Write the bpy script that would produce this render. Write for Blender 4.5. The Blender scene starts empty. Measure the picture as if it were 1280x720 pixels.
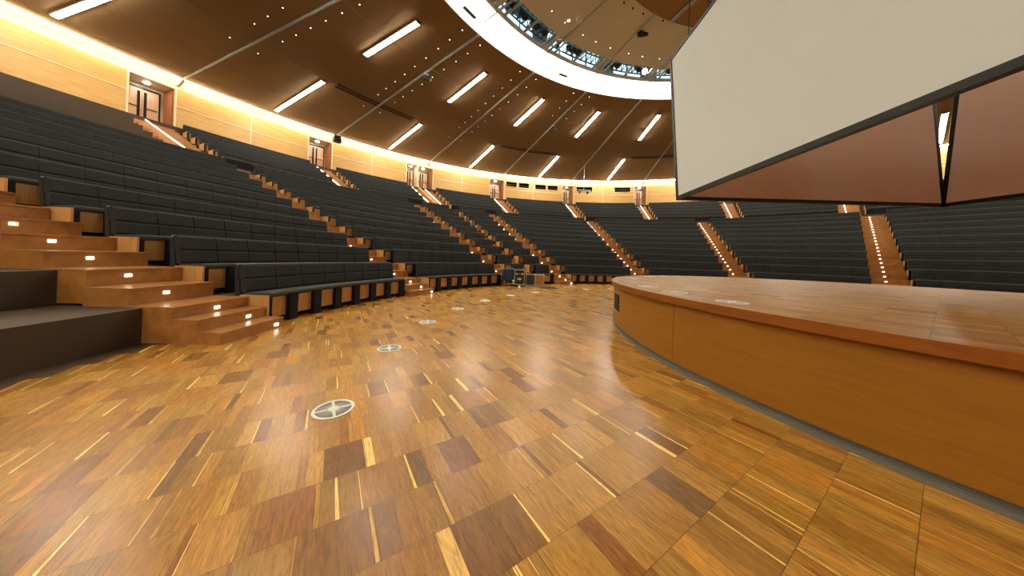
import bpy, bmesh, math, random
from mathutils import Vector, Matrix
sc = bpy.context.scene
C = sc.collection
R_ = math.radians
# ------------------------------------------------------------------ camera, world, exposure
cam_d = bpy.data.cameras.new('camera'); cam = bpy.data.objects.new('camera', cam_d); C.objects.link(cam)
cam_d.sensor_fit = 'HORIZONTAL'; cam_d.sensor_width = 36.0; cam_d.lens = 347.8/1280*36.0
cam_d.shift_y = -37.4/1280; cam_d.clip_start = .05; cam_d.clip_end = 300
cam.location = (0, 0, 1.3)
cam.rotation_mode = 'QUATERNION'
cam.rotation_quaternion = (Matrix.Rotation(R_(90), 4, 'X') @ Matrix.Rotation(0.03706, 4, 'Z')).to_quaternion()
sc.camera = cam
world = bpy.data.worlds.new('hall_air'); sc.world = world; world.use_nodes = True
world.node_tree.nodes['Background'].inputs[0].default_value = (.02, .018, .015, 1)
sc.view_settings.view_transform = 'Standard'; sc.view_settings.look = 'None'
sc.view_settings.exposure = 0.0; sc.view_settings.gamma = 1.0
sc.view_settings.use_curve_mapping = False
STRIP_L = 95.0      # radiance of the ceiling light strips
COVE_L = 48.0       # wall-washing cove tube
RING_L = 3.6        # lamp light on the white ring panels, painted as emission
PLENUM_L = .75
# ------------------------------------------------------------------ polar frame of the round hall
CX, CY = 7.7615, 4.3388
def P(phi, r, h=0.0):
    a = R_(phi); return Vector((CX+r*math.cos(a), CY+r*math.sin(a), h))
def deg(w, r): return math.degrees(w/r)
# ------------------------------------------------------------------ materials
def nt(name):
    m = bpy.data.materials.new(name); m.use_nodes = True
    return m, m.node_tree, m.node_tree.nodes['Principled BSDF']
def plain(name, col, rough=.5, metal=0.0, spec=.5, bump=0, bscale=60, var=0, vscale=3):
    m, t, b = nt(name)
    b.inputs['Base Color'].default_value = (*col, 1); b.inputs['Roughness'].default_value = rough
    b.inputs['Metallic'].default_value = metal; b.inputs['Specular IOR Level'].default_value = spec
    tc = t.nodes.new('ShaderNodeTexCoord')
    n = t.nodes.new('ShaderNodeTexNoise'); n.inputs['Scale'].default_value = vscale; n.inputs['Detail'].default_value = 4
    t.links.new(tc.outputs['Object'], n.inputs['Vector'])
    mx = t.nodes.new('ShaderNodeMix'); mx.data_type = 'RGBA'
    v = var if var else .04
    mx.inputs['A'].default_value = (*[c*(1-v) for c in col], 1); mx.inputs['B'].default_value = (*[min(1, c*(1+v)) for c in col], 1)
    t.links.new(n.outputs['Fac'], mx.inputs['Factor']); t.links.new(mx.outputs['Result'], b.inputs['Base Color'])
    if bump:
        n2 = t.nodes.new('ShaderNodeTexNoise'); n2.inputs['Scale'].default_value = bscale
        t.links.new(tc.outputs['Object'], n2.inputs['Vector'])
        bp = t.nodes.new('ShaderNodeBump'); bp.inputs['Strength'].default_value = bump; bp.inputs['Distance'].default_value = .01
        t.links.new(n2.outputs['Fac'], bp.inputs['Height']); t.links.new(bp.outputs['Normal'], b.inputs['Normal'])
    return m
def wood(name, c1, c2, rough=.4, stretch=(8, 8, 1), scale=2.0, coat=0):
    m, t, b = nt(name)
    tc = t.nodes.new('ShaderNodeTexCoord'); mp = t.nodes.new('ShaderNodeMapping'); mp.inputs['Scale'].default_value = stretch
    n = t.nodes.new('ShaderNodeTexNoise'); n.inputs['Scale'].default_value = scale; n.inputs['Detail'].default_value = 7; n.inputs['Distortion'].default_value = .8
    cr = t.nodes.new('ShaderNodeValToRGB'); cr.color_ramp.elements[0].position = .3; cr.color_ramp.elements[1].position = .7
    cr.color_ramp.elements[0].color = (*c1, 1); cr.color_ramp.elements[1].color = (*c2, 1)
    t.links.new(tc.outputs['Object'], mp.inputs['Vector']); t.links.new(mp.outputs['Vector'], n.inputs['Vector'])
    t.links.new(n.outputs['Fac'], cr.inputs['Fac']); t.links.new(cr.outputs['Color'], b.inputs['Base Color'])
    b.inputs['Roughness'].default_value = rough; b.inputs['Coat Weight'].default_value = coat; b.inputs['Coat Roughness'].default_value = .15
    return m
def emit(name, col, s):
    m, t, b = nt(name)
    b.inputs['Base Color'].default_value = (*col, 1); b.inputs['Emission Color'].default_value = (*col, 1); b.inputs['Emission Strength'].default_value = s
    return m
TH = 32.6
def parquet(name, rough=.2, gain=1.0, tint=(1, 1, 1)):
    m, t, b = nt(name)
    at = t.nodes.new('ShaderNodeAttribute'); at.attribute_name = 'plank'; at.attribute_type = 'GEOMETRY'
    tc = t.nodes.new('ShaderNodeTexCoord'); mp = t.nodes.new('ShaderNodeMapping'); mp.inputs['Rotation'].default_value = (0, 0, -R_(TH))
    mp2 = t.nodes.new('ShaderNodeMapping'); mp2.inputs['Scale'].default_value = (34, 4.2, 1)
    sp = t.nodes.new('ShaderNodeSeparateColor')
    va = t.nodes.new('ShaderNodeVectorMath'); va.operation = 'MULTIPLY_ADD'; va.inputs[1].default_value = (37, 91, 53)
    n = t.nodes.new('ShaderNodeTexNoise'); n.inputs['Scale'].default_value = 1.6; n.inputs['Detail'].default_value = 6; n.inputs['Distortion'].default_value = 1.6; n.inputs['Roughness'].default_value = .62
    t.links.new(tc.outputs['Object'], mp.inputs['Vector']); t.links.new(mp.outputs['Vector'], mp2.inputs['Vector'])
    t.links.new(at.outputs['Color'], va.inputs[0]); t.links.new(mp2.outputs['Vector'], va.inputs[2]); t.links.new(va.outputs[0], n.inputs['Vector'])
    cr = t.nodes.new('ShaderNodeMapRange'); cr.inputs['From Min'].default_value = .28; cr.inputs['From Max'].default_value = .72
    cr.inputs['To Min'].default_value = .50*gain; cr.inputs['To Max'].default_value = 1.28*gain
    t.links.new(n.outputs['Fac'], cr.inputs['Value'])
    sc_ = t.nodes.new('ShaderNodeVectorMath'); sc_.operation = 'SCALE'
    ml = t.nodes.new('ShaderNodeVectorMath'); ml.operation = 'MULTIPLY'; ml.inputs[1].default_value = tint
    t.links.new(at.outputs['Color'], ml.inputs[0]); t.links.new(ml.outputs[0], sc_.inputs[0]); t.links.new(cr.outputs['Result'], sc_.inputs['Scale'])
    t.links.new(sc_.outputs[0], b.inputs['Base Color'])
    b.inputs['Roughness'].default_value = rough; b.inputs['Specular IOR Level'].default_value = .38
    n3 = t.nodes.new('ShaderNodeTexNoise'); n3.inputs['Scale'].default_value = 2.2; n3.inputs['Detail'].default_value = 2
    t.links.new(tc.outputs['Object'], n3.inputs['Vector'])
    bp = t.nodes.new('ShaderNodeBump'); bp.inputs['Strength'].default_value = .05; bp.inputs['Distance'].default_value = .02
    t.links.new(n3.outputs['Fac'], bp.inputs['Height']); t.links.new(bp.outputs['Normal'], b.inputs['Normal'])
    return m
M = dict(
 floor=parquet('parquet_oiled', .26, 1.28, (1.04, 1.05, .72)), stage_top=parquet('parquet_stage', .4, 1.12, (1.0, 1.03, 1.2)),
 fabric=plain('charcoal_fabric', (.026, .027, .027), .9, spec=.25, bump=.4, bscale=90, var=.2, vscale=2),
 pad=plain('grey_seat_pad', (.06, .06, .056), .8, spec=.3, bump=.2),
 tophighlight=plain('grey_painted_highlight', (.19, .175, .15), .45),  # lighter grey that paints highlights on the backrest tops
 black=plain('black_painted_wood', (.006, .006, .009), .6, spec=.2),
 maple=wood('honey_veneer', (.34, .15, .035), (.50, .245, .07), .38, (9, 9, .8)),
 endp=wood('pale_veneer', (.46, .24, .07), (.60, .34, .115), .42, (9, 9, .8)),
 step=wood('step_oak', (.30, .125, .03), (.44, .20, .055), .3, (3, 3, 3)),
 skirt=wood('stage_skirt_veneer', (.30, .125, .008), (.36, .158, .014), .5, (1.2, 1.2, 14), 1.6),
 lip=wood('stage_edge_cherry', (.25, .072, .006), (.31, .10, .010), .42, (2, 2, 8)),
 wallw=wood('wall_birch_veneer', (.56, .33, .10), (.68, .42, .15), .45, (1, 1, 10), 1.2),
 reveal=wood('reveal_cherry', (.30, .10, .035), (.38, .15, .05), .4, (5, 5, 1)),
 door=wood('door_veneer', (.72, .46, .28), (.80, .54, .34), .4, (6, 6, 1)),
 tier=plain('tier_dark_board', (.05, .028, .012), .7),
 ceil=plain('brown_ceiling_panel', (.35, .218, .100), .8, spec=.2, var=.1, vscale=.5),
 disc=plain('tan_ceiling_panel', (.80, .79, .66), .6, var=.06, vscale=.8),
 band=plain('beige_cove_paint', (.62, .55, .42), .6),
 white=plain('white_paint', (.75, .72, .64), .5), trim=plain('cream_trim', (.8, .72, .5), .4),
 steel=plain('galvanised_steel', (.56, .60, .57), .35, .35, var=.3, vscale=4), kick=plain('grey_kick_metal', (.22, .22, .19), .45, .3),
 iron=plain('black_iron', (.012, .012, .012), .4, .3), alu=plain('aluminium', (.7, .72, .72), .3, .9),
 slat=plain('vent_slat_grey', (.40, .40, .36), .45),
 grille=plain('vent_aluminium', (.84, .84, .78), .4, .0), hole=plain('dark_void', (.01, .009, .008), .9),
 glass=plain('booth_glass', (.03, .03, .025), .08), fabricw=plain('projection_cloth', (.78, .87, .90), .8, var=.04, vscale=.7),
 back=plain('screen_back_cloth', (.80, .62, .55), .8), slot=plain('slot_brown', (.06, .03, .012), .6),
 case=plain('black_laminate', (.012, .012, .014), .35), blue=plain('navy_cloth', (.012, .025, .06), .8, bump=.5, bscale=12),
 green=plain('dark_green_laminate', (.035, .05, .035), .4), cable=plain('cable_rubber', (.01, .01, .01), .5),
 truss=plain('truss_steel', (.10, .16, .17), .4, .5, var=.3, vscale=6), plen=plain('plenum_slate', (.05, .07, .075), .7, var=.4, vscale=2),
 red=plain('red_plastic', (.5, .02, .01), .4),
 strip=emit('fluorescent_tube', (1, .92, .76), STRIP_L), cove=emit('cove_tube', (1, .86, .58), COVE_L),
 curb=emit('curb_white_painted_glow', (1, .93, .74), RING_L*.35),  # white curb, no lamp: light falling on it is painted as emission
 ring=emit('backlit_panel', (1, .97, .85), RING_L), led=emit('step_light_lens', (1, .93, .78), 7.0), spot=emit('spotlight_lens', (1, .88, .66), 5.0),  # ring: white panels lit by lamps, that brightness put into emission
 spot2=emit('bright_spotlight_lens', (1, .96, .85), 60.0), dl=emit('downlight_lens', (1, .97, .92), 90.0), sky=emit('skylight_pane', (.62, .82, .95), PLENUM_L),
)
# ------------------------------------------------------------------ mesh helpers
def obj(name, bm, m, parent=None, smooth=False):
    me = bpy.data.meshes.new(name); bmesh.ops.recalc_face_normals(bm, faces=bm.faces[:]); bm.to_mesh(me); bm.free()
    me.materials.append(M[m] if isinstance(m, str) else m)
    if smooth:
        for p in me.polygons: p.use_smooth = True
    o = bpy.data.objects.new(name, me); C.objects.link(o)
    if parent: o.parent = parent
    return o
def tag(o, label=None, cat=None, group=None, kind=None):
    if label: o['label'] = label
    if cat: o['category'] = cat
    if group: o['group'] = group
    if kind: o['kind'] = kind
    return o
def thing(name, label, cat, loc=(0, 0, 0), group=None, rz=0):
    o = bpy.data.objects.new(name, None); C.objects.link(o); o.location = loc; o.rotation_euler = (0, 0, rz); o.empty_display_size = .2
    return tag(o, label, cat, group)
def localize(root):
    """children were built in world coordinates; move their meshes into the root's frame"""
    inv = (Matrix.Translation(root.location) @ root.rotation_euler.to_matrix().to_4x4()).inverted(); done = set()
    def go(o):
        for ch in o.children:
            if ch.type == 'MESH' and ch.data.name not in done: ch.data.transform(inv); done.add(ch.data.name)
            go(ch)
    go(root)
    if root.type == 'MESH': root.data.transform(inv)
KIDS = {}
def sweep(bm, a0, a1, prof, da=2.7, closed=True):
    """polar sweep of a closed (r,h) profile from azimuth a0 to a1"""
    n = max(1, int(math.ceil(abs(a1-a0)/da-1e-6))); rings = []
    for i in range(n+1):
        a = a0+(a1-a0)*i/n; rings.append([bm.verts.new(P(a, r, h)) for r, h in prof])
    k = len(prof)
    for i in range(n):
        for j in range(k if closed else k-1):
            bm.faces.new((rings[i][j], rings[i][(j+1) % k], rings[i+1][(j+1) % k], rings[i+1][j]))
    if closed: bm.faces.new(rings[0]); bm.faces.new(rings[-1][::-1])
    return bm
def rect(r0, r1, h0, h1, b=0):
    if not b: return [(r0, h0), (r1, h0), (r1, h1), (r0, h1)]
    return [(r0+b, h0), (r1-b, h0), (r1, h0+b), (r1, h1-b), (r1-b, h1), (r0+b, h1), (r0, h1-b), (r0, h0+b)]
def nb(): return bmesh.new()
def box(bm, cx, cy, cz, sx, sy, sz, mat=None, bev=0):
    r = bmesh.ops.create_cube(bm, size=1); vs = r['verts']
    for v in vs: v.co = Vector((v.co.x*sx, v.co.y*sy, v.co.z*sz))
    if bev:
        g = bmesh.ops.bevel(bm, geom=list({e for v in vs for e in v.link_edges}), offset=bev, segments=2, affect='EDGES', profile=.5)
        vs = list(set(g['verts']) | {v for v in vs if v.is_valid})
    T = Matrix.Translation((cx, cy, cz))
    if mat is not None: T = mat @ T
    for v in vs:
        if v.is_valid: v.co = T @ v.co
    return vs
def cyl(bm, p0, p1, r0, r1=None, seg=10):
    r1 = r0 if r1 is None else r1
    p0 = Vector(p0); p1 = Vector(p1); d = p1-p0; q = d.to_track_quat('Z', 'Y'); A = []; B = []
    for i in range(seg):
        a = 2*math.pi*i/seg; v = Vector((math.cos(a), math.sin(a), 0))
        A.append(bm.verts.new(p0+q @ (v*r0))); B.append(bm.verts.new(p1+q @ (v*r1)))
    for i in range(seg): bm.faces.new((A[i], A[(i+1) % seg], B[(i+1) % seg], B[i]))
    bm.faces.new(A[::-1]); bm.faces.new(B)
def bar(bm, p0, p1, w, h):
    """rectangular bar between two points"""
    p0 = Vector(p0); p1 = Vector(p1); d = (p1-p0); L = d.length; q = d.to_track_quat('X', 'Z').to_matrix().to_4x4()
    T = Matrix.Translation((p0+p1)/2) @ q
    box(bm, 0, 0, 0, L, w, h, T)
def ball(bm, c, r, s=8, sz=1):
    g = bmesh.ops.create_uvsphere(bm, u_segments=s*2, v_segments=s, radius=r)
    for v in g['verts']: v.co = Vector(c)+Vector((v.co.x, v.co.y, v.co.z*sz))
def polar(phi, r, h=0):
    """frame at a polar point: x outward, y along increasing azimuth"""
    return Matrix.Translation(P(phi, r, h)) @ Matrix.Rotation(R_(phi), 4, 'Z')
def tube(name, pts, r, m, parent=None):
    pts = [Vector(p) for p in pts]; pp = [pts[0]]+pts+[pts[-1]]; cv = []
    for i in range(1, len(pp)-2):
        for k in range(8):
            t = k/8; p0, p1, p2, p3 = pp[i-1:i+3]
            cv.append(.5*((2*p1)+(p2-p0)*t+(2*p0-5*p1+4*p2-p3)*t*t+(3*p1-p0-3*p2+p3)*t**3))
    cv.append(pts[-1]); b = nb(); rings = []
    for i, p in enumerate(cv):
        d = (cv[min(i+1, len(cv)-1)]-cv[max(i-1, 0)]); q = d.to_track_quat('Z', 'Y')
        rings.append([b.verts.new(p+q @ Vector((r*math.cos(a), r*math.sin(a), 0))) for a in [math.pi*j/3 for j in range(6)]])
    for A, B in zip(rings, rings[1:]):
        for j in range(6): b.faces.new((A[j], A[(j+1) % 6], B[(j+1) % 6], B[j]))
    b.faces.new(rings[0]); b.faces.new(rings[-1][::-1])
    return obj(name, b, m, parent, True)
# ------------------------------------------------------------------ parquet floor and stage top: planks as faces with a colour each
COL = dict(dark=(.185, .078, .019), dark2=(.215, .095, .023), red=(.20, .070, .018), red2=(.24, .092, .021), plum=(.175, .085, .035),
           olive=(.29, .145, .038), brown=(.29, .130, .030), mid=(.32, .150, .036), tan=(.37, .185, .048), tan2=(.42, .215, .058),
           gold=(.40, .185, .040), mottle=(.17, .085, .022), pale=(.85, .58, .24), pale2=(.56, .31, .085), pale3=(.62, .38, .14))
SPECIAL = {5: [(-.012, .205, 'dark'), (.212, .258, 'pale')],
 4: [(-.021, .043, 'olive'), (.043, .064, 'pale'), (.064, .157, 'olive'), (.157, .166, 'pale'), (.166, .234, 'mid'), (.234, .417, 'brown'), (.417, .434, 'pale'),
     (.436, .522, 'mottle'), (.522, .638, 'mid'), (.640, .832, 'red'), (.832, .978, 'tan')],
 3: [(-.10, .185, 'dark2'), (.186, .206, 'pale2'), (.208, .301, 'dark2'), (.301, .392, 'brown'), (.392, .515, 'olive'), (.517, .539, 'pale2'), (.541, .776, 'brown'),
     (.776, .95, 'tan'), (1.409, 1.432, 'pale')],
 2: [(.15, .433, 'brown'), (.438, .509, 'pale3'), (.509, .722, 'dark'), (.724, .869, 'dark2'), (.869, .886, 'pale'), (.886, 1.114, 'tan'), (1.114, 1.343, 'tan2'),
     (1.344, 1.363, 'pale'), (1.363, 1.388, 'dark'), (1.389, 1.741, 'tan'), (1.741, 1.885, 'mid'), (1.969, 2.006, 'pale'), (2.006, 2.135, 'dark')],
 1: [(.80, 1.05, 'tan'), (1.051, 1.152, 'red2'), (1.152, 1.355, 'tan'), (1.355, 1.624, 'mid'), (1.624, 1.809, 'plum'), (1.809, 2.002, 'tan')],
 7: [(1.258, 1.315, 'dark'), (1.32, 1.45, 'tan'), (1.115, 1.15, 'pale'), (1.65, 1.81, 'red')],
 6: [(.781, .806, 'pale'), (.937, .97, 'pale'), (.98, 1.17, 'brown'), (1.60, 1.74, 'red'), (1.76, 1.84, 'tan2')],
 10: [(1.16, 1.367, 'red')]}
def planks(name, r_out, z, m, seed, cc=(CX, CY), specials=True):
    rnd = random.Random(seed); bm = nb(); lay = bm.loops.layers.float_color.new('plank')
    T = Vector((math.cos(R_(TH)), math.sin(R_(TH)))); N = Vector((-T.y, T.x)); c = Vector(cc); ct = c.dot(T); cn = c.dot(N)
    n0, dn = .353, .3035
    pool = ['mid']*8+['tan']*8+['gold']*9+['tan2']*5+['olive']*4+['brown']*4+['red2']*1
    def quad(ta, tb, na, nb_, col, tag_=None):
        vs = []
        for t, n in ((ta, na), (tb, na), (tb, nb_), (ta, nb_)):
            p = T*t+N*n; vs.append(bm.verts.new((p.x, p.y, z)))
        f = bm.faces.new(vs)
        for l in f.loops: l[lay] = (*col, 1)
    k0 = int((cn-r_out-n0)/dn)-1; k1 = int((cn+r_out-n0)/dn)+1
    for k in range(k0, k1+1):
        na = n0+dn*k; nbb = na+dn; mid = max(0, abs((na+nbb)/2-cn)-dn/2)
        if mid >= r_out: continue
        half = math.sqrt(r_out**2-mid**2); t = ct-half; end = ct+half
        segs = []; sp = sorted(SPECIAL.get(k, [])) if specials else []
        prev = None
        def fill(ta, tb):
            nonlocal prev
            while ta < tb-1e-4:
                q = rnd.random()
                if q < .19: w = rnd.uniform(.004, .019); cn_ = rnd.choice(['pale', 'pale2', 'pale', 'pale3'])
                else:
                    w = rnd.choice([rnd.uniform(.02, .06), rnd.uniform(.04, .09), rnd.uniform(.06, .13), rnd.uniform(.12, .22)]); cn_ = rnd.choice(pool)
                if cn_ == prev and rnd.random() < .5: cn_ = rnd.choice(pool)
                prev = cn_; w = min(w, tb-ta)
                q2 = rnd.random(); cn_ = ('dark' if q2 < .018 else 'dark2' if q2 < .05 else 'red' if q2 < .07 else cn_) if not cn_.startswith('pale') else cn_; base = COL[cn_]; v = rnd.uniform(.86, 1.14); wv = rnd.uniform(-.06, .06)
                segs.append((ta, ta+w, (base[0]*v, base[1]*v*(1+wv), base[2]*v), cn_)); ta += w
        for a, b_, cname in sp: fill(t, a); segs.append((a, b_, COL[cname], cname)); t = b_
        fill(t, end)
        for a, b_, col, cname in segs:
            g = .0009
            if cname.startswith('pale') and b_-a < .03:   # tapering sapwood sliver
                e = (b_-a)*.42; p = [T*(a+g)+N*(na+g), T*(b_-g)+N*(na+g), T*(b_-e)+N*(nbb-g), T*(a+g)+N*(nbb-g)]
                f = bm.faces.new([bm.verts.new((q.x, q.y, z)) for q in p])
                for l in f.loops: l[lay] = (*col, 1)
                p = [T*(b_-g)+N*(na+g), T*(b_+.0)+N*(na+g), T*(b_)+N*(nbb-g), T*(b_-e)+N*(nbb-g)]
                f = bm.faces.new([bm.verts.new((q.x, q.y, z)) for q in p])
                for l in f.loops: l[lay] = (*COL['mid'], 1)
            else: quad(a+g, b_-g, na+g, nbb-g, col)
    return obj(name, bm, m)
def disc(bm, r0, r1, z0, z1, a0=0, a1=360, da=4):
    n = int((a1-a0)/da)
    full = abs(a1-a0-360) < 1e-6; rings = []
    pr = [(r0, z0), (r1, z0), (r1, z1), (r0, z1)] if r0 > 0 else None
    for i in range(n if full else n+1):
        a = a0+(a1-a0)*i/n; rings.append([bm.verts.new(P(a, r, h)) for r, h in pr])
    for i in range(n):
        A = rings[i]; B = rings[(i+1) % len(rings)]
        for j in range(4): bm.faces.new((A[j], A[(j+1) % 4], B[(j+1) % 4], B[j]))
fl = tag(planks('floor', 12.25, 0, 'floor', 7), 'glossy parquet floor of short brown planks with pale slivers', 'floor', kind='structure')
bm = nb(); disc(bm, .01, 13.0, -.06, -.008); tag(obj('floor', bm, plain('floor_seam_dark', (.06, .028, .008), .6)), 'dark joints under the parquet planks', 'floor', kind='structure')
# ------------------------------------------------------------------ tiers (bare terraces the benches stand on)
def rowR(n): return 11.93+1.12*n
def rowH(n): return .46*n if n <= 11 else 5.06+.50*(n-11)
prof = [(12.62, -.05)]
for n in range(1, 17): prof += [(rowR(n)-.43, rowH(n-1) if n > 1 else -.05), (rowR(n)-.43, rowH(n))]
prof += [(rowR(17)-.43, rowH(16)), (rowR(17)-.43, 8.35), (31.0, 8.35), (31.0, -.05)]
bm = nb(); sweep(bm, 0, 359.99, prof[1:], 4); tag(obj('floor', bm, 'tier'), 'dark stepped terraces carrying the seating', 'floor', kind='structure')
# ------------------------------------------------------------------ wall with door recesses
ALC = [(156.4, 159.5), (140.1, 143.2), (122.7, 127.8), (107.0, 110.3), (90.5, 93.1), (74.2, 76.7), (58.1, 60.6), (41.9, 44.5), (25.8, 28.3)]
WT = 10.78
segs = []; pts = sorted(ALC); last = 8.0
for a, b_ in pts: segs.append((last, a)); last = b_
segs.append((last, 188.0))
WIN = [(103.9, 106.6), (101.0, 103.6), (96.95, 99.7), (94.2, 96.75), (86.0, 89.9), (77.5, 81.2)]
WH0, WH1 = 10.05, 10.68
bm = nb()
for s0, s1 in segs:
    ws = sorted([w for w in WIN if w[0] > s0 and w[1] < s1])
    if not ws: sweep(bm, s0, s1, rect(31.0, 31.15, 8.3, WT)); continue
    sweep(bm, s0, s1, rect(31.0, 31.15, 8.3, WH0)); sweep(bm, s0, s1, rect(31.0, 31.15, WH1, WT)); t = s0
    for w0, w1 in ws: sweep(bm, t, w0, rect(31.0, 31.15, WH0, WH1)); t = w1
    sweep(bm, t, s1, rect(31.0, 31.15, WH0, WH1))
sweep(bm, 188.0, 368.0, rect(31.0, 31.15, -.0, 11.2))
tag(obj('wall_back', bm, 'wallw'), 'curved birch veneer wall behind the top row', 'wall', kind='structure')
bm = nb(); sweep(bm, 0, 359.99, rect(31.03, 31.17, WT, 11.9)); sweep(bm, 0, 359.99, rect(30.3, 31.03, 11.82, 11.9))
tag(obj('trim_1', bm, 'band'), 'white cove band between wood wall and brown ceiling', 'trim', kind='structure')
bm = nb()
for i, (s0, s1) in enumerate(segs):
    mid = (s0+s1)/2; dd = .045
    sweep(bm, s0, s1, rect(30.975, 31.0, 9.70, 9.745))
    sweep(bm, mid-dd, mid+dd, rect(30.975, 31.0, 8.45, WT))
    for e in (s0+.06, s1-.06): sweep(bm, e-.07, e+.07, rect(30.965, 31.0, 8.45, WT))
tag(obj('trim_2', bm, 'trim'), 'thin cream joints across the veneer wall', 'trim', kind='structure')
bm = nb(); sweep(bm, 5, 190, rect(30.385, 30.43, 11.17, 11.235))
tag(obj('cove_light', bm, 'cove'), 'continuous warm light line at the ceiling edge above the veneer wall', 'light')
# recesses: floor, roof, back wall, reveals
bm = nb(); br = nb(); bw = nb()
for a, b_ in ALC:
    sweep(bw, a, b_, rect(31.0, 32.5, 8.28, 8.42)); sweep(bm, a, b_, rect(31.0, 32.5, WT-.05, WT+.05))
    sweep(bm, a-.2, b_+.2, rect(32.4, 32.55, 8.3, WT+.05))
    for e in (a, b_): sweep(br, e-.12, e+.12, rect(31.16, 32.4, 8.42, WT-.05))
tag(obj('wall_recess', bm, 'trim'), 'pale back and soffit of the door recesses', 'wall', kind='structure')
tag(obj('wall_reveal', br, 'reveal'), 'cherry wood reveals at the sides of the door recesses', 'wall', kind='structure')
tag(obj('floor', bw, 'step'), 'wooden landings inside the door recesses', 'floor', kind='structure')
bm = nb(); sweep(bm, 125.55, 125.8, rect(30.96, 32.4, 8.42, WT-.05)); tag(obj('trim_3', bm, 'trim'), 'pale post between the twin door recesses', 'trim', kind='structure')
# doors
DN = [0]
def door(a0, a1, where):
    DN[0] += 1; nm = 'door_%d' % DN[0]; mid = (a0+a1)/2
    r = thing(nm, 'pale wooden double door with dark edges '+where, 'door', P(mid, 32.3, 8.42)); r['kind'] = 'structure'
    for s0, s1 in ((a0, mid-.02), (mid+.02, a1)):
        b = nb(); sweep(b, s0, s1, rect(32.28, 32.34, 8.43, 10.45)); lf = obj('door_leaf', b, 'door', r)
        b = nb(); w = .25; c = mid+(.22 if s0 > mid-.5 and s1 == a1 else -.22)
        sweep(b, c-.10, c+.10, rect(32.255, 32.28, 8.6, 10.3)); obj('glazed_slot', b, 'glass', lf)
        b = nb(); sweep(b, s0+.1, s1-.1, rect(32.24, 32.275, 9.35, 9.40)); obj('push_bar', b, 'iron', lf)
    b = nb()
    for e in (a0-.06, a1+.06): sweep(b, e-.06, e+.06, rect(32.24, 32.36, 8.43, 10.52))
    sweep(b, a0-.1, a1+.1, rect(32.24, 32.36, 10.45, 10.54)); obj('door_frame', b, 'iron', r)
    localize(r)
    d = thing('downlight', 'round white downlight in the door recess roof '+where, 'light', P((a0+a1)/2, 31.7, WT-.05), 'recess downlights')
    b = nb(); cyl(b, P(mid, 31.7, WT-.075), P(mid, 31.7, WT-.05), .16, .16, 16); obj('rim', b, 'white', d)
    b = nb(); cyl(b, P(mid, 31.7, WT-.09), P(mid, 31.7, WT-.076), .13, .13, 16); obj('lens', b, 'dl', d); localize(d)
DW = ['far left beyond the frame', 'at the left edge of the wall', None, 'left of the first booth windows', 'between the booth windows', 'right of the last booth window', 'behind the hanging screen', 'behind the screen, second recess', 'behind the screen, third recess']
for (a, b_), w in zip(sorted(ALC, reverse=True), DW):
    if w is None:
        door(a+.45, 125.45, 'in the right half of the twin recess'); door(125.95, b_-.3, 'in the left half of the twin recess')
    else: door(a+.5, b_-.35, w)
# booth windows
WL = ['leftmost booth window', 'second booth window from the left', 'third booth window from the left', 'fourth booth window, beside the middle door', 'wide booth window behind the hanging camera bar', 'rightmost booth window']
for i, (a, b_) in enumerate(sorted(WIN, reverse=True) if 0 else [WIN[0], WIN[1], WIN[2], WIN[3], WIN[4], WIN[5]]):
    r = thing('window_%d' % (i+1), 'dark glazed slot, '+WL[i], 'window', P((a+b_)/2, 31, WH0)); r['kind'] = 'structure'
    b = nb(); f = .035; e = .09
    sweep(b, a, b_, rect(30.96, 31.12, WH0, WH0+f)); sweep(b, a, b_, rect(30.96, 31.12, WH1-f, WH1))
    sweep(b, a, a+e, rect(30.96, 31.12, WH0, WH1)); sweep(b, b_-e, b_, rect(30.96, 31.12, WH0, WH1)); obj('window_frame', b, 'trim', r)
    b = nb(); sweep(b, a, b_, rect(31.16, 31.9, WH0-.02, WH0)); sweep(b, a, b_, rect(31.85, 31.9, WH0, WH1)); sweep(b, a, b_, rect(31.16, 31.9, WH1, WH1+.02)); obj('booth_interior', b, 'hole', r)
    b = nb(); sweep(b, a+.1, b_-.1, rect(31.55, 31.6, WH0+.36, WH0+.50)); obj('booth_shelf', b, 'wallw', r)
    b = nb(); sweep(b, a, b_, rect(31.10, 31.115, WH0, WH1)); g = obj('pane', b, 'glassclear' if 'glassclear' in M else 'glass', r)
    localize(r)
gm, gt, gb = nt('window_glass'); gb.inputs['Transmission Weight'].default_value = 1; gb.inputs['Roughness'].default_value = .02; gb.inputs['IOR'].default_value = 1.1
for o in C.objects:
    if o.name.startswith('pane'): o.data.materials[0] = gm
# ------------------------------------------------------------------ ceiling
HC = 11.25
RAILS = [156.2+16.22, 156.22, 140.0, 123.78, 107.56, 91.34, 75.1, 58.9, 42.7, 26.5]
def ceil_mat():
    m = M['ceil']; t = m.node_tree; b = t.nodes['Principled BSDF']
    return m
bm = nb()
JR = [12.57, 16.3, 20.25, 22.35, 26.3, 30.36]
for i in range(22):
    a0 = 140.0-8.18*0+16.3636*i-16.3636*9; a1 = a0+16.3636
    for r0, r1 in zip(JR, JR[1:]): sweep(bm, a0, a1, rect(r0+.008, r1-.008, HC, HC+.08), 2.8)
tag(obj('ceiling', bm, 'ceil'), 'flat brown panelled ring ceiling', 'ceiling', kind='structure')
bm = nb(); disc(bm, 12.62, 30.30, HC+.1, HC+.14); tag(obj('ceiling', bm, 'slot'), 'dark backing above the ceiling joints', 'ceiling', kind='structure')
bm = nb(); disc(bm, 12.565, 12.60, HC-.01, 11.70, da=3); tag(obj('trim_4', bm, 'white'), 'white upstand round the ceiling opening', 'trim', kind='structure')
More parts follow.
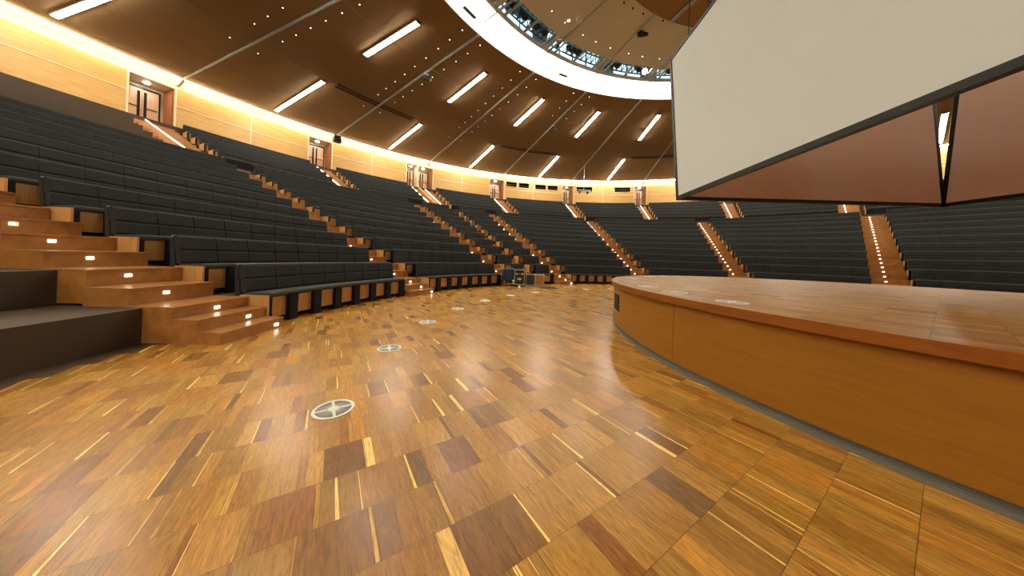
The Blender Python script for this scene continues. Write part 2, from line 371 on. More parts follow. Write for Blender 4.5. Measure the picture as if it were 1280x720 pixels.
bm = nb(); disc(bm, 11.36, 11.47, 11.60, 11.74, da=3); tag(obj('trim_5', bm, 'disc'), 'tan lip at the inner edge of the white ring', 'trim', kind='structure')
bm = nb(); disc(bm, 6.4, 10.36, 11.62, 11.74, da=3); tag(obj('ceiling', bm, 'disc'), 'tan ceiling annulus inside the lighting gap', 'ceiling', kind='structure')
bm = nb(); disc(bm, .01, 6.7, 10.65, 10.8, da=3); tag(obj('ceiling', bm, 'ceil'), 'lower brown disc at the centre of the ceiling', 'ceiling', kind='structure')
bm = nb(); disc(bm, 8.6, 8.7, 11.75, 14.6, da=3); disc(bm, 12.9, 13.0, 11.75, 14.6, da=3); disc(bm, 8.6, 13.0, 14.6, 14.7, da=3)
disc(bm, 12.6, 12.9, 11.72, 11.78, da=3)
tag(obj('ceiling', bm, 'plen'), 'dark slate plenum above the lighting gap', 'ceiling', kind='structure')
for i in range(22):
    a0 = 140.0+16.3636*(i-9)
# white ring: one panel per bay, the lamp light on it painted as emission
def bayname(i): return ['beyond the left edge', 'at the far left', 'second', 'third', 'fourth', 'fifth', 'beside the screen', 'behind the screen', 'far behind the screen'][i]
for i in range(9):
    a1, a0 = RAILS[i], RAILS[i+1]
    b = nb(); sweep(b, a0+.15, a1-.15, rect(11.47, 12.562, 11.675, 11.72)); lp = obj('painted_glow_panel', b, 'ring')
    b = nb(); sweep(b, a0+.15, a1-.15, rect(12.54, 12.562, HC+.0, 11.674)); obj('painted_glow_curb', b, 'curb', lp)  # upstand face with its received light painted as a weak glow
    tag(lp, 'painted-glow white ring panel round the ceiling opening, bay %d counted from the left rail' % (i+1), 'ceiling panel', 'painted-glow ring panels')
b = nb()
for a in (162.0,): pass
b.free()
for (a, w) in ((115.0, 1.3), (143.0, 1.6)):
    b = nb(); sweep(b, a-w, a+w, rect(12.38, 12.53, 11.655, 11.672)); tag(obj('air_slot', b, 'hole'), 'short dark air slot in the white ring, %s' % ('right of the third rail' if a < 120 else 'left of the second rail'), 'vent')
# rails
RN = ['beyond the left edge', 'crossing the top left corner', 'carrying the spotlight at upper left', 'ending at the twin doors', 'with a spotlight at its middle', 'above the hanging camera bar', 'nearest the screen', 'behind the screen', 'second behind the screen', 'third behind the screen']
for a, nme in zip(RAILS, RN):
    r = thing('ceiling_rail', 'grey steel rail under the brown ceiling, '+nme, 'rail', P(a, 20, HC), 'radial ceiling rails')
    b = nb(); bar(b, P(a, 12.5, HC-.06), P(a, 30.2, HC-.06), .075, .075); bar(b, P(a-.0, 12.5, HC-.11), P(a, 30.2, HC-.11), .035, .03); obj('rail_beam', b, 'steel', r)
    b = nb(); bar(b, P(a, 12.5, HC-.07), P(a, 12.5, 11.58), .08, .08); bar(b, P(a, 12.54, 11.62), P(a, 11.4, 11.62), .05, .05); obj('ring_bar', b, 'steel', r)
    b = nb(); bar(b, P(a, 11.4, 11.62), P(a, 6.75, 11.58), .07, .06); obj('inner_beam', b, 'steel', r)
    b = nb(); bar(b, P(a, 10.5, 11.54), P(a, 9.3, 11.54), .07, .04); obj('bright_splice', b, 'alu', r)
    b = nb(); bar(b, P(a, 30.2, HC-.10), P(a, 30.95, HC-.28), .13, .16); obj('wall_bracket', b, 'white', r)
    localize(r)
for k, a in enumerate([140.0, 107.56, 91.34, 75.1]):
    b = nb(); bar(b, P(a, 6.6, 10.56), P(a, .4, 10.56), .10, .10)
    tag(obj('centre_rail', b, 'steel'), 'grey rail under the lower central disc, %s' % ['leftmost', 'nearest the top right corner', 'third', 'fourth'][k], 'rail', 'rails under the central disc')
# strips
SN = ['beyond the left edge', 'cut by the left edge', 'second from the left', 'third from the left', 'fourth from the left', 'fifth, nearest the screen', 'behind the screen', 'second behind the screen', 'third behind the screen', 'fourth behind the screen']
for i in range(10):
    a = 164.33-16.22*i
    for (r0, r1, row) in ((14.35, 18.2, 'inner'), (22.6, 29.4, 'outer')):
        if i == 0: w = 'beyond the left edge'
        elif row == 'inner': w = ['', 'top left corner', 'second from the left', 'third from the left', 'fourth from the left', 'fifth from the left, nearest the screen'][i] if i < 6 else 'bay %d, behind the screen' % i
        else: w = ['', 'cut by the left edge', 'leftmost whole one', 'second whole one from the left', 'third whole one from the left', 'last one before the screen'][i] if i < 6 else 'bay %d, behind the screen' % i
        r = thing('light_strip', 'glowing fluorescent strip in the %s row, %s' % (row, w), 'light', P(a, (r0+r1)/2, HC), 'radial light strips')
        b = nb(); bar(b, P(a, r0-.06, HC-.03), P(a, r1+.06, HC-.03), .26, .05); obj('housing', b, 'white', r)
        b = nb(); bar(b, P(a, r0, HC-.065), P(a, r1, HC-.065), .16, .035); obj('tube', b, 'strip', r)
        for rr in (r0-.09, r1+.09):
            b = nb(); box(b, 0, 0, 0, .06, .16, .08, polar(a, rr, HC-.05)); obj('end_cap', b, 'iron', r)
        localize(r)
# strips round the rest of the hall (out of view, they light the room)
for i in range(12):
    a = 164.33-16.22*10-16.4*i
    for (r0, r1) in ((14.35, 18.2), (22.6, 29.4)):
        b = nb(); bar(b, P(a, r0, HC-.065), P(a, r1, HC-.065), .16, .035)
        tag(obj('light_strip', b, 'strip'), 'glowing fluorescent strip in the ceiling behind the camera', 'light', 'light strips behind the camera')
# dark ceiling slots
for a0, a1, w in ((133.8, 146.6, 'crossing the rail at upper left'), (100.05, 114.1, 'crossing the rail at the middle'), (67.5, 81.5, 'behind the screen')):
    r = thing('ceiling_slot', 'thin dark double curtain track under the ceiling, '+w, 'track', P((a0+a1)/2, 22.3, HC))
    for rr in (22.08, 22.42):
        b = nb(); sweep(b, a0, a1, rect(rr, rr+.09, HC-.05, HC-.001)); obj('track', b, 'slot', r)
    localize(r)
# tiny ceiling spots beside the rails
cup = None
def ceiling_spot(a, rr, off, inner=False):
    global cup
    p = P(a+deg(off, rr), rr, HC-.004 if not inner else 11.614)
    if cup is None:
        b = nb(); cyl(b, (0, 0, -.012), (0, 0, 0), .032, .036, 12); o = obj('ceiling_spot', b, 'white'); b = nb(); cyl(b, (0, 0, -.018), (0, 0, -.0121), .022, .022, 10); l = obj('lens', b, 'spot', o); cup = (o, l)
    else:
        o = cup[0].copy(); C.objects.link(o); l = cup[1].copy(); l.parent = o; C.objects.link(l)
    o.location = p; return o
for a in (156.22, 140.0, 123.78, 107.56):
    for k, rr in enumerate([13.0, 13.88, 14.78, 15.8, 16.85, 17.9, 18.95, 20.04, 21.1, 23.25]):
        if a < 120 and k > 3: continue
        for off in (.58, -.50):
            tag(ceiling_spot(a, rr, off), 'pinhead ceiling spotlight set beside a steel rail', 'light', 'pinhead spotlights beside the ceiling rails')
for a in (137.3, 132.0, 127.0, 120.4, 115.7, 110.5, 104.2, 99.6, 94.2, 88.0):
    tag(ceiling_spot(a, 9.7, 0, True), 'recessed spotlight in the tan ceiling annulus', 'light', 'spotlights in the tan annulus')
b = nb(); cyl(b, P(126.9, 9.5, 11.57), P(126.9, 9.5, 11.61), .07, .07, 14)
r = tag(obj('star_spotlight', b, 'white'), 'brightest spotlight in the tan ceiling annulus, sparkling near its rim', 'light')
b = nb(); cyl(b, P(126.9, 9.5, 11.56), P(126.9, 9.5, 11.569), .05, .05, 14); l = obj('lens', b, 'spot2', r)
for a in (122.6, 118.8, 115.0, 110.7, 103.1):
    b = nb(); cyl(b, P(a, 7.66, 11.57), P(a, 7.66, 11.62), .03, .035, 8)
    tag(obj('ceiling_hook', b, 'iron'), 'small black fixing point near the inner rim of the tan annulus', 'hook', 'black fixing points')
# clamp spotlights on the rails
def clamp(a, rr, h, label):
    r = thing('clamp_spotlight', label, 'spotlight', P(a, rr, h))
    b = nb(); box(b, 0, 0, -.05, .22, .20, .12, polar(a, rr, h), .02); obj('clamp', b, 'steel', r)
    b = nb(); X = polar(a, rr, h); cyl(b, X @ Vector((0, 0, -.1)), X @ Vector((0, 0, -.2)), .03); cyl(b, X @ Vector((.05, .0, -.18)), X @ Vector((-.22, -.18, -.34)), .13, .07, 12); ball(b, X @ Vector((.05, 0, -.18)), .12, 6)
    obj('lamp_head', b, 'iron', r); localize(r)
clamp(139.9, 16.75, HC-.1, 'black clamp spotlight on the upper left ceiling rail')
clamp(107.6, 16.9, HC-.1, 'black clamp spotlight on the middle ceiling rail')
clamp(107.6, 8.25, 11.54, 'black clamp spotlight on a rail under the tan annulus')
r = thing('wall_speaker', 'black box loudspeaker at the wall end of the left ceiling rail', 'speaker', P(140.0, 30.2, HC-.4))
b = nb(); box(b, 0, 0, 0, .45, .55, .55, polar(140.0, 30.0, HC-.42), .03); obj('cabinet', b, 'iron', r)
b = nb(); bar(b, P(140.0, 30.0, HC-.15), P(140.0, 30.0, HC), .06, .06); obj('bracket', b, 'iron', r); localize(r)
# hanging camera bar
a = 91.6; rr = 24.2
r = thing('camera_bar', 'thin pole hanging from a rail with a crossbar of small cameras', 'camera mount', P(a, rr, HC-.1))
b = nb(); cyl(b, P(a, rr, HC-.1), P(a, rr, 8.55), .035); obj('pole', b, 'steel', r)
X = polar(a, rr, 8.5)
b = nb(); bar(b, X @ Vector((0, .55, 0)), X @ Vector((0, -.75, 0)), .05, .06); obj('crossbar', b, 'steel', r)
for yy in (.42, -.38):
    b = nb(); cyl(b, X @ Vector((0, yy, 0)), X @ Vector((0, yy, -.16)), .025); ball(b, X @ Vector((-.05, yy, -.24)), .12 if yy < 0 else .09, 8); box(b, -.08, yy, -.10, .12, .10, .08, X, .01); obj('camera_head', b, 'iron', r)
localize(r)
# ------------------------------------------------------------------ lighting gap: trusses, skylights, stage lights
for i in range(9):
    a1, a0 = RAILS[i], RAILS[i+1]; w = (a1-a0); rnd = random.Random(50+i)
    r = thing('lighting_truss', 'steel lattice truss in the ceiling gap, bay %d counted from the left rail' % (i+1), 'truss', P((a0+a1)/2, 10.9, 11.9), 'trusses in the lighting gap')
    b = nb()
    for rr, hh in ((10.65, 11.80), (11.2, 11.80), (10.9, 12.3)):
        st = 5; b = nb(); sweep(b, a0, a1, [(rr+.035*math.cos(q), hh+.035*math.sin(q)) for q in [math.pi*j/3 for j in range(6)]], 3.3)
        obj('chord', b, 'truss', r)
    b = nb(); st = 10
    for k in range(st):
        p0 = a0+w*k/st; p1 = a0+w*(k+.5)/st; p2 = a0+w*(k+1)/st
        cyl(b, P(p0, 10.65, 11.8), P(p1, 10.9, 12.3), .02, .02, 5); cyl(b, P(p1, 10.9, 12.3), P(p2, 10.65, 11.8), .02, .02, 5)
        cyl(b, P(p0, 11.2, 11.8), P(p1, 10.9, 12.3), .02, .02, 5); cyl(b, P(p1, 10.9, 12.3), P(p2, 11.2, 11.8), .02, .02, 5)
        cyl(b, P(p0, 10.65, 11.8), P(p0, 11.2, 11.8), .022, .022, 5)
    obj('lattice', b, 'truss', r)
    for f in (.12, .5, .88):
        b = nb(); bar(b, P(a0+w*f, 10.38, 11.72), P(a0+w*f, 11.35, 11.72), .09, .07); obj('cross_beam', b, 'steel', r)
    b = nb(); bar(b, P(a0+1.0, 10.38, 11.70), P(a0+1.0, 11.35, 11.70), .16, .12); obj('pale_spreader', b, 'disc', r)
    localize(r)
    sk = thing('skylight', 'pale blue lit skylight above the ceiling gap, bay %d counted from the left rail' % (i+1), 'skylight', P((a0+a1)/2, 11.5, 14), 'skylights above the lighting gap')
    for k in range(4):
        s0 = a0+w*(k+.1)/4; s1 = a0+w*(k+.9)/4
        if rnd.random() < .45: continue
        b = nb(); sweep(b, s0, s1, rect(9.6+rnd.random()*.4, 12.5, 14.35, 14.42)); obj('pane_of_light', b, 'sky', sk)
        b = nb(); sweep(b, s0-.4, s1-.2, rect(12.78, 12.86, 12.3, 13.4+rnd.random()*.8)); obj('side_pane', b, 'sky', sk)
    localize(sk)
def stagelight(a, rr, label, bright=False):
    r = thing('stage_light', label, 'stage light', P(a, rr, 11.95), 'stage lights in the gap')
    X = polar(a, rr, 11.95)
    b = nb(); box(b, 0, .17, .0, .05, .025, .32, X); box(b, 0, -.17, 0, .05, .025, .32, X); box(b, 0, 0, .16, .08, .38, .05, X); cyl(b, X @ Vector((0, 0, .16)), X @ Vector((0, 0, .34)), .03); obj('yoke', b, 'iron', r)
    b = nb(); cyl(b, X @ Vector((.14, 0, .10)), X @ Vector((-.16, 0, -.16)), .13, .17, 14); ball(b, X @ Vector((.13, 0, .10)), .135, 6); obj('lamp_head', b, 'iron', r)
    b = nb(); cyl(b, X @ Vector((-.162, 0, -.162)), X @ Vector((-.17, 0, -.169)), .14, .14, 14); obj('lens', b, 'spot2' if bright else 'glass', r); localize(r)
for k, (a, br_) in enumerate([(138.5, 0), (134.5, 0), (130.6, 0), (127.9, 0), (121.3, 1), (118.6, 0), (116.5, 0), (105.2, 0), (103.4, 0), (96.6, 0), (94.6, 1), (87.8, 0), (84.0, 0), (145.0, 0), (150.0, 0)]):
    stagelight(a, 10.95 if not br_ else 11.1, '%s stage light in the ceiling gap, number %d along the ring from the left' % ('lit white' if br_ else 'black', k+1), br_)
# ------------------------------------------------------------------ benches
LOW = [(180.6, .57), (155.9, .57), (131.2, .57), (123.2, .45), (114.7, .57), (90.2, .57), (65.6, .57), (41.0, .57), (16.4, .57)]
LB = ['beyond the left edge of the photo', 'left of the leftmost stairs', 'between leftmost and second lit stairs', 'narrow wedge right of second stairs', 'left of the third lit stairs', 'between third and fourth lit stairs', 'right of the fourth stairs, above the stage', 'far right behind the screen']
UPW = sorted(ALC, reverse=True)
UB = ['between the far left doors', 'between left-edge door and twin doors', 'right of the twin doors', 'under the first booth windows', 'between the two middle doors', 'right of the last booth window door', 'behind the screen', 'far right behind the screen']
ORD = ['front', 'second', 'third', 'fourth', 'fifth', 'sixth', 'seventh', 'eighth', 'ninth', 'tenth', 'eleventh']
def bench(n, a_lo, a_hi, label, detail, group):
    R0 = rowR(n); h = rowH(n); k = max(1, round(R_(a_hi-a_lo)*R0/.56)); da = (a_hi-a_lo)/k
    mid = (a_lo+a_hi)/2
    t = thing('bench', label, 'bench', P(mid, R0+.2, h), group)
    def low(g): return [(R0+.43, h+.53), (R0+.405, h+.57), (R0+.425, h+.74), (R0+.45, h+.765), (R0+.52, h+.765), (R0+.50, h+.53)]
    def up(): return [(R0+.452, h+.768), (R0+.44, h+.80), (R0+.475, h+.985), (R0+.50, h+1.015), (R0+.545, h+1.02), (R0+.56, h+1.0), (R0+.54, h+.768)]
    g = deg(.007 if n < 3 else (.004 if n < 6 else .0015), R0)
    # back shell
    b = nb(); sweep(b, a_lo, a_hi, [(R0+.50, h+.1 if detail else h+.40), (R0+.60, h+.1 if detail else h+.40), (R0+.62, h+.97), (R0+.565, h+.99)]); obj('back_shell', b, 'fabric', t)
    b = nb(); sweep(b, a_lo+g, a_hi-g, rect(R0+.55, R0+.605, h+1.004, h+1.026)); obj('painted_highlight', b, 'tophighlight', t)  # lighter strip paints the highlight along the backrest top
    b = nb(); sweep(b, a_lo+g, a_hi-g, [(R0-.03, h+.50), (R0-.03, h+.535), (R0-.01, h+.55), (R0+.44, h+.53), (R0+.44, h+.46), (R0, h+.46)]); obj('seat', b, 'pad', t)
    if detail:
        for i in range(k):
            b = nb(); sweep(b, a_lo+da*i+g, a_lo+da*(i+1)-g, low(0)); sweep(b, a_lo+da*i+g, a_lo+da*(i+1)-g, up()); obj('backrest_cushion', b, 'fabric', t)
    else:
        b = nb()
        for i in range(k): sweep(b, a_lo+da*i+g, a_lo+da*(i+1)-g, low(0)); sweep(b, a_lo+da*i+g, a_lo+da*(i+1)-g, up())
        obj('backrest', b, 'fabric', t)
    pw = deg(.095, R0)
    fr = nb(); po = nb()
    for i in range(k):
        c0 = a_lo+da*i; c1 = c0+da
        last = (i == k-1)
        p0 = c0+(pw*1.9); p1 = c1-(deg(.10, R0) if last else 0)
        if detail:
            b = nb(); sweep(b, p0, p1, rect(R0+.03, R0+.06, h+.13, h+.46)); obj('front_panel', b, 'maple', t)
            b = nb(); sweep(b, c0, p0, rect(R0-.05, R0+.10, h+.0, h+.495)); obj('leg', b, 'black', t)
        else:
            sweep(fr, p0, p1, rect(R0+.03, R0+.06, h+.10, h+.46)); sweep(po, c0, p0, rect(R0-.05, R0+.10, h, h+.495))
    if detail: fr.free(); po.free()
    else: obj('front_panel', fr, 'black' if n == 12 else 'maple', t)
    b = nb() if detail else po; sweep(b, a_hi-deg(.08, R0), a_hi-g*3, rect(R0+.0, R0+.12, h+.02, h+.495)); sweep(b, a_lo+g, a_hi-g*3, rect(R0+.10, R0+.46, h+.06, h+.45)); obj('base', b, 'black', t)
    e = deg(.03, R0)
    for s, nm in ((a_hi, 'end_panel'), (a_lo-e, 'end_panel')):
        b = nb(); sweep(b, s, s+e, rect(R0-.02, R0+.48, h+.07, h+.50)); obj(nm, b, 'endp', t)
    localize(t)
for bi in range(len(LOW)-1):
    (ch, wh), (cl, wl) = LOW[bi], LOW[bi+1]
    for n in range(11):
        Rm = rowR(n)
        hi = ch-deg(wh, Rm); lo = cl+deg(wl, Rm)
        bench(n, lo, hi, 'charcoal bench, %s row of lower tier, %s' % (ORD[n], LB[bi]), n < 6 and 1 <= bi <= 5, 'benches of the lower tier')
for bi in range(len(UPW)-1):
    hi = UPW[bi][0]-.25; lo = UPW[bi+1][1]+.1
    for j, n in enumerate(range(12, 17)):
        bench(n, lo+.0, hi-.15, 'charcoal bench, %s row of upper tier, %s' % (ORD[j], UB[bi]), False, 'benches of the upper tier')
# ------------------------------------------------------------------ stairs
def stair(name, label, levels, phis, lightpos, group, strip=False):
    """levels: (r_front, r_back, h_base, h_top); phis(r) -> (lo, hi)"""
    r0 = levels[0][0]; lo, hi = phis(r0)
    t = thing('aisle_stairs', label, 'stairs', P((lo+hi)/2, r0, levels[0][2]), group)
    for (ra, rb, hb, ht) in levels:
        lo, hi = phis(ra)
        b = nb(); sweep(b, lo, hi, rect(ra, rb, hb, ht-.03)); sweep(b, lo, hi, rect(ra-.02, rb, ht-.03, ht)); s = obj('step', b, 'step', t)
        if not strip:
            X = polar(lightpos(ra), ra, (hb if ht-hb < .25 else ht-.2)+.1)
            for q in ([0.0] if True else []):
                b = nb(); box(b, -.006, 0, 0,   .012, .07, .04, polar(lightpos(ra), ra, ht-.10)); obj('step_light', b, 'led', s)
    if strip:
        ra, rb = levels[0], levels[-1]; a = lightpos(ra[0]); b = nb()
        bar(b, P(a, ra[0], ra[3]+.06), P(lightpos(rb[0]), rb[0], rb[3]+.06), .05, .03); obj('light_line', b, 'led', t)
    localize(t)
SL = {155.9: 'leftmost', 131.2: 'second', 114.7: 'third', 90.2: 'fourth', 65.6: 'fifth, by the screen', 41.0: 'far right', 180.6: 'beyond the left edge'}
def lower_levels(half=True):
    L = [(11.62, 11.93, .0, .16), (11.93, 12.25, .0, .32), (12.25, 12.82, .0, .48)]
    r = 12.82; h = .48
    while r < 24.2:
        h += .23; L.append((r, r+.56, max(0, h-.45), h)); r += .56
    return L
for c, w in LOW:
    if w < .5: continue
    stair('aisle_stairs', 'oak aisle stairs with small riser lights, lower tier, %s flight' % SL.get(c, 'last right'), lower_levels(), lambda r, c=c, w=w: (c-deg(w-.04, max(r, 12)), c+deg(w-.04, max(r, 12))),
          lambda r, c=c: c+deg(.12 if r > 12.3 else (-.05 if r > 12.2 else (-.22 if r > 11.9 else -.38)), r), 'aisle stairs of the lower tier')
c, w = 123.2, .45
L = [(x[0], x[1], x[2], x[3]) for x in lower_levels()]
stair('aisle_stairs', 'narrow unlit aisle stairs between the second and third lit flights', [(12.4, 12.82, 0, .3)]+[l for l in L[3:]], lambda r: (c-deg(w-.03, max(r, 12)), c+deg(w-.03, max(r, 12))), lambda r: c, None, True) if 0 else None
t = thing('aisle_stairs', 'narrow unlit aisle stairs between the second and third lit flights', 'stairs', P(123.2, 12.6, 0), 'aisle stairs of the lower tier')
for (ra, rb, hb, ht) in [l for l in L[3:]]:
    b = nb(); lo, hi = 123.2-deg(.42, ra), 123.2+deg(.42, ra); sweep(b, lo, hi, rect(ra, rb, hb, ht-.15)); obj('step', b, 'step', t)
localize(t)
# upper flights
UPL = [('far left', 156.4, 159.5, [158.6]), ('left-edge', 140.1, 143.2, [142.3]), ('twin', 122.7, 127.8, [126.9, 124.4]), ('first booth window', 107.0, 110.3, [109.3]), ('middle', 90.5, 93.1, [92.4]), ('right booth window', 74.2, 76.7, [75.5]),
       ('screen-hidden', 58.1, 60.6, [59.7]), ('second screen-hidden', 41.9, 44.5, [43.7])]
for nme, lo, hi, ls in UPL:
    t = thing('aisle_stairs', 'oak stairs of the upper tier leading to the %s door%s' % (nme, 's' if nme == 'twin' else ''), 'stairs', P((lo+hi)/2, 24.9, 5.3), 'upper tier stairs')
    r = 24.9; h = 5.56; k = 0
    while r < 30.9:
        b = nb(); sweep(b, lo+.15, hi-.15, rect(r, r+.56, h-.45, h)); obj('step', b, 'step', t); r += .56; h += .257
    for a in ls:
        b = nb(); bar(b, P(a, 24.9, 5.66), P(a, 30.9, 8.41), .035, .03); obj('light_line', b, 'led', t)
    if len(ls) == 2:
        b = nb(); bar(b, P(125.65, 24.9, 5.72), P(125.65, 30.9, 8.47), .12, .16); obj('divider', b, 'endp', t)
    localize(t)
# cross aisle walkway
bm = nb(); sweep(bm, 10, 200, rect(23.85, 24.9, 4.9, 5.12)); tag(obj('floor', bm, 'tier'), 'dark walkway crossing between lower and upper tier', 'floor', kind='structure')
# ------------------------------------------------------------------ stage
HS = .8925
st = thing('stage', 'round raised stage with honey veneer skirt, reddish edge and parquet top', 'stage', (CX, CY, 0))
top = planks('stage_top', 5.80, HS+.002, 'stage_top', 21, specials=False)
# clip planks to the circle
bm = bmesh.new(); bm.from_mesh(top.data)
for k in range(72):
    a = R_(k*5+2.5); nrm = Vector((math.cos(a), math.sin(a), 0)); co = Vector((CX, CY, 0))+nrm*5.80
    bmesh.ops.bisect_plane(bm, geom=bm.verts[:]+bm.edges[:]+bm.faces[:], plane_co=co, plane_no=nrm, clear_outer=True)
bm.to_mesh(top.data); bm.free(); top.parent = st
bm = nb(); disc(bm, .01, 5.80, HS-.06, HS-.002, da=3); obj('deck', bm, 'slot', st)
bm = nb(); disc(bm, 5.802, 5.83, HS-.085, HS+.004, da=3); disc(bm, 5.6, 5.803, HS-.085, HS-.06, da=3); obj('edge_lip', bm, 'lip', st)
for k in range(9):
    a0 = 188.45+40*k
    b = nb(); sweep(b, a0+.04, a0+39.96, rect(5.74, 5.77, .08, HS-.085)); obj('skirt_panel', b, 'skirt', st)
b = nb(); disc(b, 5.70, 5.735, 0, .085, da=3); obj('kick_plate', b, 'kick', st)
b = nb(); disc(b, 5.735, 5.79, 0.0, .035, da=3); obj('foot_trim', b, 'kick', st)
b = nb(); sweep(b, 165.9, 170.4, rect(5.755, 5.785, .35, .68)); sk = obj('socket_recess', b, 'hole', st)
b = nb(); sweep(b, 165.7, 170.6, rect(5.76, 5.80, .325, .35)); sweep(b, 165.7, 170.6, rect(5.76, 5.79, .68, .69)); obj('recess_sill', b, 'endp', sk)
localize(st)
# ------------------------------------------------------------------ round floor vents
def vent_master():
    root = thing('floor_vent', 'x', 'vent')
    b = nb()
    def ring(r0, r1, z0, z1, s=40):
        V = [[b.verts.new((r*math.cos(2*math.pi*i/s), r*math.sin(2*math.pi*i/s), z)) for r, z in ((r0, z0), (r1, z0), (r1, z1), (r0, z1))] for i in range(s)]
        for i in range(s):
            for j in range(4): b.faces.new((V[i][j], V[i][(j+1) % 4], V[(i+1) % s][(j+1) % 4], V[(i+1) % s][j]))
    ring(.130, .152, 0, .005); ring(.0005, .042, 0, .006)
    for k in range(4):
        a = R_(22+90*k); bar(b, (.03*math.cos(a), .03*math.sin(a), .003), (.14*math.cos(a), .14*math.sin(a), .003), .02, .006)
    rim = obj('rim', b, 'grille', root)
    b = nb()
    for k in range(48):
        a = R_(7.5*k+3.75); bar(b, (.045*math.cos(a), .045*math.sin(a), .002), (.128*math.cos(a), .128*math.sin(a), .002), .0058, .004)
    sl = obj('slats', b, 'slat', root)
    b = nb(); ring(.0005, .131, -.0, .0008); hl = obj('throat', b, 'hole', root)
    return root
vm = vent_master()
def vent(loc, rz, label, group, first=[True]):
    if first[0]: r = vm; first[0] = False
    else:
        r = vm.copy(); C.objects.link(r)
        for ch in list(vm.children): c_ = ch.copy(); C.objects.link(c_); c_.parent = r
    r.location = loc; r.rotation_euler.z = rz; r['label'] = label; r['group'] = group; return r
VL = ['cut by the left edge, nearest the camera', 'second nearest the camera', 'third from the camera', 'fourth from the camera', 'fifth from the camera', 'in front of the black road case', 'right of the road cases', 'in front of the third stairs', 'nearest the left rim of the stage']
for a, l in zip([192.55, 183.2, 173.5, 164.3, 154.95, 145.5, 136.3, 117.6, 108.5], VL):
    vent(P(a, 9.41, .0008), R_(a), 'round metal floor vent, '+l, 'floor vents round the stage')
for a, l in zip([193.0, 183.8, 174.9, 149.0, 131.3, 122.3, 113.4], ['at the right edge of the photo', 'large one at the front middle', 'near the left tip', 'at the back left tip', 'back, second from left', 'back, third from left', 'back, rightmost before the screen']):
    vent(P(a, 5.42, HS+.0035), R_(a), 'round vent in the stage top, '+l, 'vents in the stage top')
# ------------------------------------------------------------------ cube of projection screens above the stage
SA = R_(-92.5+90)
sx, sy = 4.40, 7.50            # far left corner
u = Vector((math.cos(R_(-92.5)), math.sin(R_(-92.5)), 0)); v = Vector((-u.y, u.x, 0))
if v.x < 0: v = -v
W = 6.7; z0, z1 = 3.03, 6.79; O = Vector((sx, sy, 0))
TILT = .31/3.76
def slab(b, p, q, a0, a1, d0, d1, nrm):
    """vertical slab from p to q, heights a0..a1, offsets d0..d1 along nrm"""
    vs = [b.verts.new(x+nrm*(d+(z-z0)*TILT)+Vector((0, 0, z))) for z in (a0, a1) for x, d in ((p, d0), (q, d0), (q, d1), (p, d1))]
    for f in ((0, 1, 2, 3), (4, 5, 6, 7), (0, 1, 5, 4), (1, 2, 6, 5), (2, 3, 7, 6), (3, 0, 4, 7)): b.faces.new([vs[i] for i in f])
cs = [O, O+u*W, O+u*W+v*W, O+v*W]; nn = [-v, u, v, -u]
names = ['facing left, cut by the right edge', 'nearest the camera', 'on the right side', 'on the far side, seen from behind']
for i in range(4):
    p, q = cs[i], cs[(i+1) % 4]; nr = nn[i]; d = (q-p).normalized()
    zz0 = z0-.0
    r = thing('projection_screen', 'off-white projection screen in a black frame, '+names[i], 'screen', (p+q)/2+Vector((0, 0, zz0)), 'screens of the hanging cluster')
    b = nb(); slab(b, p+d*.09, q-d*.09, zz0+.09, z1-.05, .0, .02, nr); obj('screen_cloth', b, 'fabricw', r)
    b = nb(); slab(b, p+d*.09, q-d*.09, zz0+.09, z1-.05, -.05, -.03, nr); obj('back_cloth', b, 'back', r)
    b = nb(); slab(b, p, q, zz0, zz0+.09, -.05, .04, nr); slab(b, p, q, z1-.05, z1, -.05, .04, nr); slab(b, p, p+d*.09, zz0, z1, -.05, .04, nr); slab(b, q-d*.09, q, zz0, z1, -.05, .04, nr); obj('frame', b, 'iron', r)
    for f in (.12, .88):
        b = nb(); x = p+(q-p)*f+nr*.31; cyl(b, x+Vector((0, 0, z1)), x+Vector((0, 0, 11.6 if (x-Vector((CX, CY, 0))).length > 6.75 else 10.65)), .012, .012, 6); obj('cable', b, 'iron', r)
    localize(r)
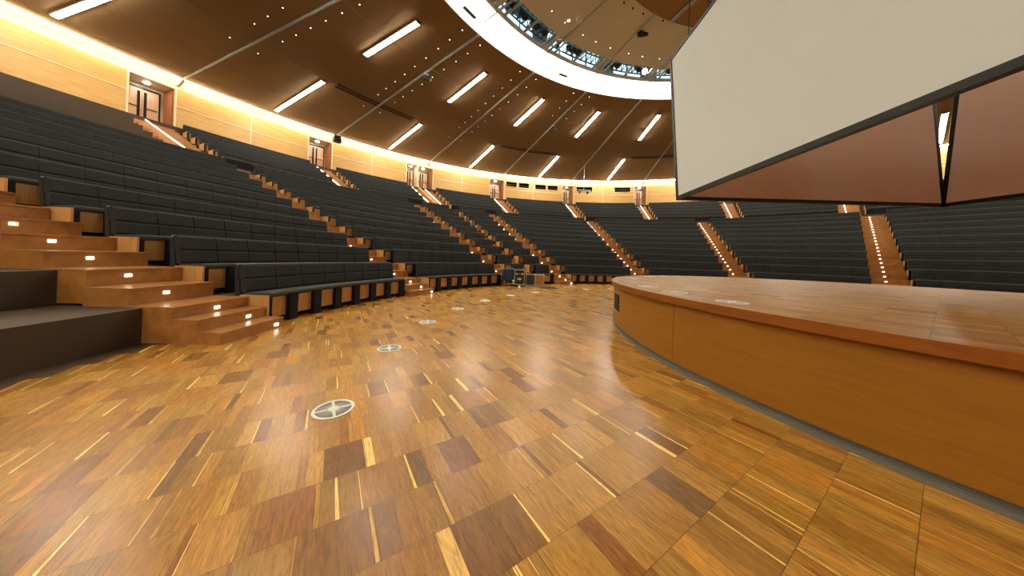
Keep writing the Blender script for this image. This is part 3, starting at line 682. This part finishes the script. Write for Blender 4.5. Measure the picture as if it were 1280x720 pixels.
# ------------------------------------------------------------------ road cases in front of the second stairs
def roadcase(x, y, w, d, h, rz, label, body='case', wheels=True):
    r = thing('road_case', label, 'case', (x, y, 0), None, rz)
    z = .10 if wheels else .03
    b = nb(); box(b, 0, 0, z+(h-z)/2, w-.02, d-.02, h-z-.02, None, .012); obj('body', b, body, r)
    b = nb(); t_ = .025
    for sx_ in (-1, 1):
        for sy_ in (-1, 1): box(b, sx_*(w/2-t_/2), sy_*(d/2-t_/2), z+(h-z)/2, t_, t_, h-z)
    for zz in (z+t_/2, h-t_/2)+((z+(h-z)*.72,) if wheels else ()):
        for s_ in (-1, 1): box(b, 0, s_*(d/2-t_/2), zz, w, t_, t_ if zz > h-.05 or zz < z+.05 else .02); box(b, s_*(w/2-t_/2), 0, zz, t_, d, t_)
    obj('edging', b, 'alu', r)
    for sx_ in (-1, 1):
        for sy_ in (-1, 1):
            for zz in (z+.03, h-.03):
                b = nb(); ball(b, (sx_*(w/2-.02), sy_*(d/2-.02), zz), .035, 6); obj('corner', b, 'alu', r)
    for zz in ((z+(h-z)*.72,) if wheels else ()):
        for sx_ in (-.28, .28):
            b = nb(); box(b, sx_*w, -d/2-.005, zz, .07, .02, .09, None, .005); obj('latch', b, 'alu', r)
    if wheels: b = nb(); box(b, 0, -d/2-.004, z+(h-z)*.38, .17, .015, .10, None, .004); obj('handle', b, 'alu', r)
    if wheels:
        for sx_ in (-1, 1):
            for sy_ in (-1, 1):
                b = nb(); x_ = sx_*(w/2-.08); y_ = sy_*(d/2-.08); cyl(b, (x_-.015, y_, .045), (x_+.015, y_, .045), .045, .045, 12); box(b, x_, y_, .085, .05, .05, .03); obj('castor', b, 'cable', r)
    return r
roadcase(.36, 12.95, .46, .55, .78, .04, 'upright black road case with metal corners, in front of the wedge of benches')
roadcase(-.12, 13.15, .42, .6, .74, .0, 'second black road case, half hidden under a navy cloth')
# navy cloth draped
r = thing('draped_cloth', 'rumpled navy cloth draped over the left road case', 'cloth', (-.14, 13.1, .74))
b = nb(); g = bmesh.ops.create_grid(b, x_segments=26, y_segments=30, size=.5); rnd = random.Random(4)
for vtx in g['verts']:
    x, y = vtx.co.x*1.42, vtx.co.y*1.62; hx, hy = .225, .31
    ox = max(0, abs(x)-hx); oy = max(0, abs(y)-hy); z = .765-(ox+oy)*.97
    X = math.copysign(min(abs(x), hx)+.012+.10*ox, x); Y = math.copysign(min(abs(y), hy)+.012+.10*oy, y)
    wv = .02*math.sin(9*x+5*y)+.016*math.sin(17*y-6*x); z += (wv+.02) if ox+oy == 0 else 0
    if ox > 0: X += math.copysign(.02+.02*math.sin(14*y), x)
    if oy > 0: Y += math.copysign(.02+.02*math.sin(14*x), y)
    vtx.co = Vector((X-.12, Y+13.15, max(.12, z+.02)))
o = obj('cloth', b, 'blue', r, True); sm = o.modifiers.new('thick', 'SOLIDIFY'); sm.thickness = .008; localize(r)
# low pair
roadcase(.93, 13.55, .44, .5, .56, -.02, 'low dark green road case on a flat dolly, right of the upright case', 'green', False)
roadcase(1.37, 13.52, .42, .5, .56, -.02, 'low brown veneered road case, rightmost of the pair on the dolly', 'maple', False)
r = thing('dolly', 'flat black dolly under the low road cases', 'dolly', (1.15, 13.3, 0))
b = nb(); box(b, 0, .22, .018, 1.0, .66, .022, None, .004); obj('deck', b, 'iron', r)
b = nb(); box(b, 0, -.12, .02, 1.02, .02, .02); obj('edge', b, 'alu', r)
r.location.z = 0
cb = tube('floor_cable', [(1.2, 12.95, .012), (1.5, 12.75, .012), (1.9, 12.85, .012), (2.1, 12.7, .012), (1.8, 12.6, .012), (1.45, 12.68, .012), (1.7, 12.5, .012), (2.15, 12.55, .012)], .012, 'cable')
tag(cb, 'loose black cable lying on the floor right of the dolly', 'cable')
